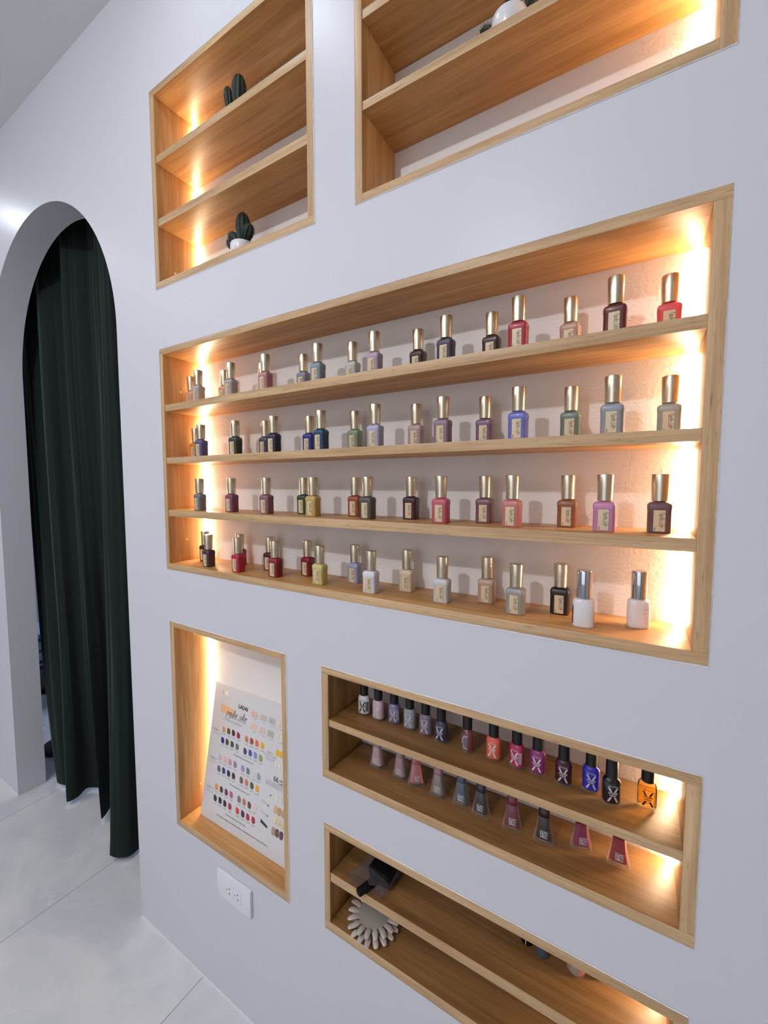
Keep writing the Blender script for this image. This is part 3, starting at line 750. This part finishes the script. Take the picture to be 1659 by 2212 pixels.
# -------------------------------------------------------------------- cacti
POTW = plain('white_ceramic', 'e2e2e4', .25, coat=.3)
CACT = plain('dark_green_cactus', '1c2a1f', .6, bump=.4, bscale=300)
SPIN = plain('cactus_spine_dark', '2c3420', .7)
SOIL = plain('dark_soil', '2a221c', .9, bump=.8, bscale=400)
def cactus(label, x, y, z, lobes, seed, rz=0):
    t = thing('potted_cactus', label, 'potted cactus', (x, y, z), rz, 'small cacti in white pots')
    bm = bmesh.new(); H = .041
    pr = [(0, .017), (.001, .019), (.008, .0248), (.020, .0288), (.032, .0300), (H - .001, .0296), (H, .0290), (H - .001, .0276), (.036, .0270), (.033, .0265)]
    loft(bm, [ell(r, r, zz, 40) for zz, r in pr]); obj('pot', mesh_from(bm, 'pot', 50), POTW, t)
    bm = bmesh.new(); loft(bm, [ell(.0268, .0268, zz, 24) for zz in (.0335, .0365)]); obj('soil', mesh_from(bm, 'soil', 40), SOIL, t)
    r = random.Random(seed)
    for (cx, cy, cz, lean, azi, ln, rad) in lobes:
        body = bmesh.new(); sp = bmesh.new()
        M = T(cx, cy, .035 + cz) @ Matrix.Rotation(azi, 4, 'Z') @ Matrix.Rotation(lean, 4, 'Y')
        ribs, nn, rings = 9, 54, []
        for i in range(15):
            f = i / 14; zz = f * ln; rr = rad * (.62 + .38 * math.sin(min(1, f * 1.7) * PI / 2)) * math.sqrt(max(.003, 1 - max(0, (f - .55) / .45) ** 2))
            rings.append([tuple(M @ Vector((rr * (1 + .10 * math.cos(ribs * a)) * math.cos(a), rr * (1 + .10 * math.cos(ribs * a)) * math.sin(a), zz))) for a in [2 * PI * j / nn for j in range(nn)]])
            if i > 0:
                for k in range(ribs):
                    a = 2 * PI * k / ribs
                    for s in range(2 if rr > .003 else 1):
                        d = Vector((math.cos(a + r.uniform(-.5, .5)), math.sin(a + r.uniform(-.5, .5)), r.uniform(-.1, .9))).normalized()
                        b = Vector((rr * 1.06 * math.cos(a), rr * 1.06 * math.sin(a), zz)); l = r.uniform(.003, .0055)
                        u = d.orthogonal().normalized() * .00038; v = d.cross(u).normalized() * .00038
                        p = [sp.verts.new(M @ q) for q in (b + u, b - u * .5 + v, b - u * .5 - v, b + d * l)]
                        for f3 in ((0, 1, 3), (1, 2, 3), (2, 0, 3)): sp.faces.new([p[q] for q in f3])
        loft(body, rings)
        st = obj('cactus_stem', mesh_from(body, 'cactus_stem', 60), CACT, t)
        s_ = obj('spines', mesh_from(sp, 'spines'), SPIN, st); s_['kind'] = 'stuff'
cactus('three-lobed dark cactus in white pot at the bottom of the small upper left niche', -.8755, .050, 2.0097,
       [(.003, 0, .002, 0, 0, .082, .0165), (.014, -.004, .010, .85, -.3, .042, .0130), (-.008, -.004, .012, .80, PI + .2, .038, .0120), (-.020, -.012, -.002, .50, PI, .028, .010)], 1)
cactus('two-lobed dark cactus in white pot, half hidden on the highest shelf of upper left niche', -.890, .062, 2.3372,
       [(.008, -.010, .004, .08, 0, .077, .0160), (-.020, -.012, .006, .12, PI, .064, .0100), (.018, -.006, 0, .5, -.2, .030, .008)], 2)
cactus('dark cactus in white pot peeking over a shelf in the upper right niche', -.2135, .045, 2.1757,
       [(0, .008, .004, .1, PI / 2, .050, .014), (-.022, .004, -.002, 1.05, PI, .034, .010), (.020, .002, 0, .8, 0, .030, .010)], 3)

# ---------------------------------------------------------------- items in F
def nail_tip(bm, M, L=.026, w=.0062):
    rings = []
    for i in range(8):
        f = i / 7; ww = w * (.72 + .28 * math.sin(min(1, f * 2.2) * PI / 2)) * (1 - .30 * max(0, f - .6) / .4); lift = .0035 * math.sin(f * PI * .9)
        if i == 7: ww *= .72
        top = [(f * L, ww * math.cos(a), lift + .0022 * math.sin(a)) for a in [PI * j / 8 for j in range(9)]]
        bot = [(f * L, -ww * math.cos(a) * .9, lift + .0012 * math.sin(a) - .0006) for a in [PI * j / 8 for j in range(9)]]
        rings.append([tuple(M @ Vector(p)) for p in top + bot])
    loft(bm, rings)
wt = thing('nail_swatch_wheel', 'clear grey round display wheel ringed with pale nail tips on niche floor', 'swatch wheel', (-.491, .0560, .4553), 0)
bm = bmesh.new(); loft(bm, [ell(r, r, z, 48) for r, z in ((.0355, .0155), (.0365, .0162), (.0365, .0176), (.0355, .0182))])
obj('disc', mesh_from(bm, 'disc', 40), plain('frosted_grey_disc', 'a39c92', .45), wt)
bm = bmesh.new(); loft(bm, [ell(r, r, z, 48) for r, z in ((.0365, .0060), (.0375, .0066), (.0375, .0080), (.0365, .0086))])
obj('disc', mesh_from(bm, 'disc', 40), plain('frosted_grey_disc_low', '9c948c', .45), wt)
bm = bmesh.new(); loft(bm, [ell(.006, .006, z, 24) for z in (0, .0155)]); obj('hub', mesh_from(bm, 'hub', 40), plain('hub_clear', 'b8b2a8', .4), wt)
TIPC = ['c8beb4', 'ccc0b8', 'c4b4b4', 'c4b2ae', 'c6beae', 'd0cabc', 'cac4b6', 'c4bca8']
NTIP = 18
for layer in (0, 1):
    for i in range(NTIP):
        a = 2 * PI * (i + .15 * layer) / NTIP + .08
        bm = bmesh.new()
        nail_tip(bm, T(.003 * layer, -.008 * layer, 0) @ Matrix.Rotation(a, 4, 'Z') @ T(.0350, 0, .0165 - .0095 * layer), .0250, .0063)
        c = TIPC[(i * 3 + layer) % 8]
        obj('nail_tip', mesh_from(bm, 'nail_tip', 50), plain('nail_gel_' + c, c, .15, coat=.8, bscale=60), wt)

pk = thing('wrapped_brush_pack', 'black packet in crinkled clear film, its black bar poking over the shelf edge', 'packet', (-.488, 0, .5742))
BLK = plain('soft_black_plastic', '060607', .6, spec=.2)
bm = bmesh.new()
def bar3(bm, p0, p1, w, h, r=.003, n=6):
    p0, p1 = Vector(p0), Vector(p1); d = (p1 - p0).normalized(); s = d.cross(Vector((0, 0, 1))).normalized(); u = s.cross(d)
    rings = []
    for f, k in ((0, .8), (.03, 1), (.97, 1), (1, .8)):
        c = p0 + (p1 - p0) * f
        rings.append([tuple(c + s * x * k + u * z * k) for x, z, _ in rrect(w, h, r, 0, 5)])
    loft(bm, rings)
bar3(bm, (-.001, -.012, .0075), (.034, .078, .0140), .0155, .0125)
obj('bar', mesh_from(bm, 'bar', 45), BLK, pk)
bm = bmesh.new(); bar3(bm, (.024, .030, .019), (.030, .103, .026), .056, .034, .008)
obj('case', mesh_from(bm, 'case', 45), BLK, pk)
bm = bmesh.new(); rings = []
ax0, ax1 = Vector((.004, .006, .015)), Vector((.030, .104, .022))
for i in range(12):
    f = i / 11; c = ax0 + (ax1 - ax0) * f; wv = .046 - .010 * f
    ring = []
    for j in range(26):
        a = 2 * PI * j / 26
        k = 1 + .16 * noise.noise(Vector((j * .8, i * .45, 3.1)))
        x = c.x + wv * math.cos(a) * k; z = c.z + (.013 + .007 * f) * math.sin(a) * k
        yy = c.y + (.016 * noise.noise(Vector((j * .9, 0, 9))) - .002) * (1 - f)
        ring.append((x, min(yy, .111), max(.0006, z)))
    rings.append(ring)
loft(bm, rings, False, False)
obj('plastic_film', mesh_from(bm, 'plastic_film', 25), film('crinkled_film'), pk)

def round_bottle(name, label, x, y, z, r, h, mat, capm=None, group=None, glass=None):
    t = thing(name, label, 'bottle', (x, y, z), 0, group)
    bm = bmesh.new()
    loft(bm, [ell(rr * r, rr * r, zz * h, 32) for rr, zz in ((.72, 0), (.9, .02), (1, .09), (1, .72), (.9, .84), (.6, .93), (.45, 1))]); obj('body', mesh_from(bm, 'body', 45), mat, t)
    if glass:
        bm = bmesh.new(); loft(bm, [ell(rr * r, rr * r, zz * h, 32) for rr, zz in ((.8, -.0), (1.12, .06), (1.16, .2), (1.14, .7), (1.0, .86), (.6, .96))]); obj('glass', mesh_from(bm, 'glass', 45), glass, t)
    if capm:
        bm = bmesh.new(); loft(bm, [ell(r * k, r * k, zz, 28) for k, zz in ((.55, h), (.62, h + .001), (.58, h + .034), (.5, h + .035))]); obj('cap', mesh_from(bm, 'cap', 45), capm, t)
    return t
round_bottle('glitter_bottle', 'small blue grey glitter bottle on the lowest niche upper shelf, mostly hidden', -.1315, .0800, .5742, .0125, .042, gloss('3c5468', 0, True), CAPBLK)
t = round_bottle('dark_bottle', 'black bottle with a thin pale stripe, left of the blue glitter bottle', -.1600, .0880, .5742, .0125, .045, BLK, CAPBLK)
bm = bmesh.new(); box(bm, -.0012, .0006, -.0131, -.0125, .004, .034); obj('stripe', bm, plain('pale_stripe', 'b8b090', .5), t)
t = round_bottle('round_glass_bottle', 'clear rounded bottle with salmon pink ends, right of the blue glitter bottle', -.0735, .0860, .5742, .0150, .045, plain('clear_greyish_fluid', 'ab9a90', .2, coat=.6), CAPBLK, glass=GLASS)
bm = bmesh.new(); v = []
for i in range(7):
    a = -1.05 + i * .14; v.append((bm.verts.new((.0154 * math.cos(a), .0154 * math.sin(a), .004)), bm.verts.new((.0154 * math.cos(a), .0154 * math.sin(a), .036))))
for p, q in zip(v, v[1:]): bm.faces.new((p[0], q[0], q[1], p[1]))
v = []
for i in range(5):
    a = -2.75 + i * .14; v.append((bm.verts.new((.0154 * math.cos(a), .0154 * math.sin(a), .004)), bm.verts.new((.0154 * math.cos(a), .0154 * math.sin(a), .036))))
for p, q in zip(v, v[1:]): bm.faces.new((p[0], q[0], q[1], p[1]))
obj('side_label', bm, plain('salmon_label', 'd06a5c', .4), t)
bm = bmesh.new()
loft(bm, [ell(rx, ry, z, 32) for rx, ry, z in ((.014, .008, 0), (.018, .011, .003), (.020, .013, .008), (.019, .012, .0082), (.016, .010, .004))])
o = obj('plastic_dish', mesh_from(bm, 'plastic_dish', 50), clear('milky_plastic', (.82, .80, .78, 1), .5, .15), None, (-.0430, .0950, .5744), (0, 0, .25))
tag(o, 'tiny clear plastic dish beside the salmon-ended bottle, lowest niche', 'dish')
bm = bmesh.new(); loft(bm, [ell(r, r, z, 28) for r, z in ((.010, 0), (.0112, .0006), (.0112, .004), (.0100, .0050))])
o = obj('round_lid', mesh_from(bm, 'round_lid', 50), plain('pale_lid', 'b4aca0', .35), None, (-.2790, .0990, .5742)); tag(o, 'small pale round tin, just showing under the top rail of lowest niche', 'tin')  # a small round lid lying on the shelf

# ------------------------------------------------------------------ curtain
BOT = [(-2.405, .175), (-2.372, .128), (-2.300, .132), (-2.262, .165), (-2.170, .090), (-2.150, .125), (-2.180, .185), (-2.090, .215), (-1.935, .124), (-1.960, .175), (-2.000, .225), (-1.860, .235), (-1.735, .075), (-1.690, .050), (-1.640, .085), (-1.640, .150), (-1.560, .210), (-1.440, .180), (-1.360, .165)]
TOP = [(-2.66, .170), (-2.58, .150), (-2.50, .160), (-2.43, .190), (-2.33, .145), (-2.28, .155), (-2.24, .195), (-2.17, .195), (-2.08, .145), (-2.04, .165), (-1.99, .200), (-1.92, .200), (-1.85, .160), (-1.80, .145), (-1.74, .155), (-1.70, .185), (-1.62, .190), (-1.50, .150), (-1.38, .160)]
bm = bmesh.new(); NC, NR = 220, 44; grid = []
for r in range(NR + 1):
    f = r / NR; z = .022 + (2.62 - .022) * f; s = min(1, ((z - .022) / 2.25)) ** .55; s = s * s * (3 - 2 * s) * .35 + s * .65
    row = []
    for c in range(NC + 1):
        t_ = c / NC; b = cat(BOT, t_); p = cat(TOP, t_)
        x = b[0] * (1 - s) + p[0] * s; y = b[1] * (1 - s) + p[1] * s
        y += (.010 * noise.noise(Vector((t_ * 26, z * .8, 0))) + .006 * noise.noise(Vector((t_ * 60, z * .7, 3)))) * min(1, s * 2) ; x += .008 * noise.noise(Vector((t_ * 11, z * 1.1, 5)))
        if (x < AL + .004 or x > AR - .02 or z > ASP - .1): y = max(y, TH + .006)
        zz = z + (.012 * noise.noise(Vector((t_ * 9, 0, 7))) if r == 0 else 0)
        row.append(bm.verts.new((x, y, max(.004, zz))))
    grid.append(row)
for a, b in zip(grid, grid[1:]):
    for i in range(NC): bm.faces.new((a[i], a[i + 1], b[i + 1], b[i]))
me = mesh_from(bm, 'curtain', 80)
def curtain_mat():
    m, nt, b, o = newmat('dark_green_curtain_cloth'); L = nt.links.new
    tc = N(nt, 'TexCoord'); mp = N(nt, 'Mapping'); mp.inputs['Scale'].default_value = (300, 300, 420); L(tc.outputs['Object'], mp.inputs['Vector'])
    nz = N(nt, 'TexNoise', i_Scale=1, i_Detail=2); L(mp.outputs[0], nz.inputs['Vector'])
    r = N(nt, 'ValToRGB'); L(nz.outputs['Fac'], r.inputs[0]); r.color_ramp.elements[0].color = lin('141b19'); r.color_ramp.elements[1].color = lin('1f2926')
    L(r.outputs[0], b.inputs['Base Color']); b.inputs['Roughness'].default_value = .85; b.inputs['Specular IOR Level'].default_value = .15
    b.inputs['Sheen Weight'].default_value = .24; b.inputs['Sheen Roughness'].default_value = .4; b.inputs['Sheen Tint'].default_value = (.6, .75, .68, 1)
    return m
cu = obj('curtain', me, curtain_mat()); tag(cu, 'dark green floor-length curtain hanging in folds in the arched doorway', 'curtain')

# ----------------------------------------- things glimpsed behind the curtain
tr = thing('storage_cart', 'pale blue and black storage cart glimpsed left of the curtain hem', 'cart', (-3.42, .46, 0), .0, None)
PB = plain('pale_blue_plastic', '98a8c8', .4); GB_ = plain('grey_blue_plastic', '7c86a0', .4)
for sx in (-1, 1):
    for sy in (-1, 1):
        bm = bmesh.new(); box(bm, sx * .16 - .008, sx * .16 + .008, sy * .12 - .008, sy * .12 + .008, .05, .56); p = obj('post', bm, DARK, tr)
        bm = bmesh.new(); loft(bm, [[(sx * .16 + x, sy * .12 + q * .009, .025 + z) for x, z, _ in ell(.025, .025, 0, 20)] for q in (-1, 1)]); obj('caster', mesh_from(bm, 'caster', 40), DARK, p)
for z, m, h in ((.335, PB, .055), (.405, PB, .055), (.48, PB, .03), (.16, GB_, .11)):
    obj('drawer', boxmesh('drawer', -.15, .15, -.125, .125, z - .02, z - .02 + h, bev=.004), m, tr)
obj('shelf_board', boxmesh('shelf_board', -.16, .16, -.12, .12, .285, .295), plain('slat_blue', '8090a8', .4), tr)
bs = thing('stool_base', 'black round stool foot showing at the left of the curtain hem', 'stool', (-2.69, .27, 0))
bm = bmesh.new(); loft(bm, [ell(r, r, z, 36) for r, z in ((.085, 0), (.09, .006), (.085, .026), (.05, .045), (.018, .055), (.018, .36))]); obj('foot', mesh_from(bm, 'foot', 40), DARK, bs)
bm = bmesh.new(); loft(bm, [ell(r, r, z, 36) for r, z in ((.12, .36), (.14, .375), (.14, .40), (.12, .415))]); obj('seat', mesh_from(bm, 'seat', 40), BLK, bs)

# ------------------------------------------------------------------ lighting
def area(name, loc, sx, sy, power, col, rot=(0, 0, 0)):
    l = bpy.data.lights.new(name, 'AREA'); l.shape = 'RECTANGLE'; l.size = sx; l.size_y = sy; l.energy = power; l.color = col
    o = bpy.data.objects.new(name, l); link(o); o.location = loc; o.rotation_euler = rot; return o
key = bpy.data.lights.new('key_downlight', 'POINT'); key.energy = 64; key.shadow_soft_size = .03; key.color = (.95, .96, 1)
ko = bpy.data.objects.new('key_downlight', key); link(ko); ko.location = (-.72, -2.15, 2.79)
area('ceiling_fill', (-2.3, -1.8, 2.83), 2.6, 1.4, 32, (.92, .94, 1.0))  # soft overhead fill, added to brighten the floor and the left side
for x, e in ((-2.80, 2.4), (-.86, 1.4), (1.1, .5)):
    area('near_wall_light', (x, -.31, 2.82), .16, .08, e, (.85, .92, 1.0))
area('front_fill', (-.6, -3.1, 1.5), 2.6, 1.8, 11, (.95, .96, 1.0), (math.radians(90), 0, 0))  # unseen fill added opposite the wall for frontal light into the niches
area('back_room_fill', (-3.6, 1.1, 2.8), 1.0, 1.0, 30, (.62, .74, 1.0))  # cool fill added out of view to light the things behind the curtain

w = bpy.data.worlds.new('world'); scene.world = w; w.use_nodes = True
w.node_tree.nodes['Background'].inputs[0].default_value = (.8, .85, .95, 1); w.node_tree.nodes['Background'].inputs[1].default_value = .15

# -------------------------------------------------------------------- camera
F_ = Vector((-.5223305, .85001083, -.06820879)); R_ = Vector((.85202632, .52349821, -.00088245)); U_ = Vector((-.03495709, .05857662, .99767068))
cam = bpy.data.cameras.new('camera'); cam.sensor_fit = 'VERTICAL'; cam.sensor_height = 36; cam.lens = 909.43 / 2212 * 36; cam.clip_start = .02
co = bpy.data.objects.new('camera', cam); link(co)
M = Matrix.Identity(4)
for i in range(3): M[i][0] = R_[i]; M[i][1] = U_[i]; M[i][2] = -F_[i]
M[0][3], M[1][3], M[2][3] = 0, -.7, 1.45592
co.matrix_world = M
scene.camera = co
scene.view_settings.view_transform = 'Standard'
scene.view_settings.look = 'None'
scene.view_settings.exposure = -.12
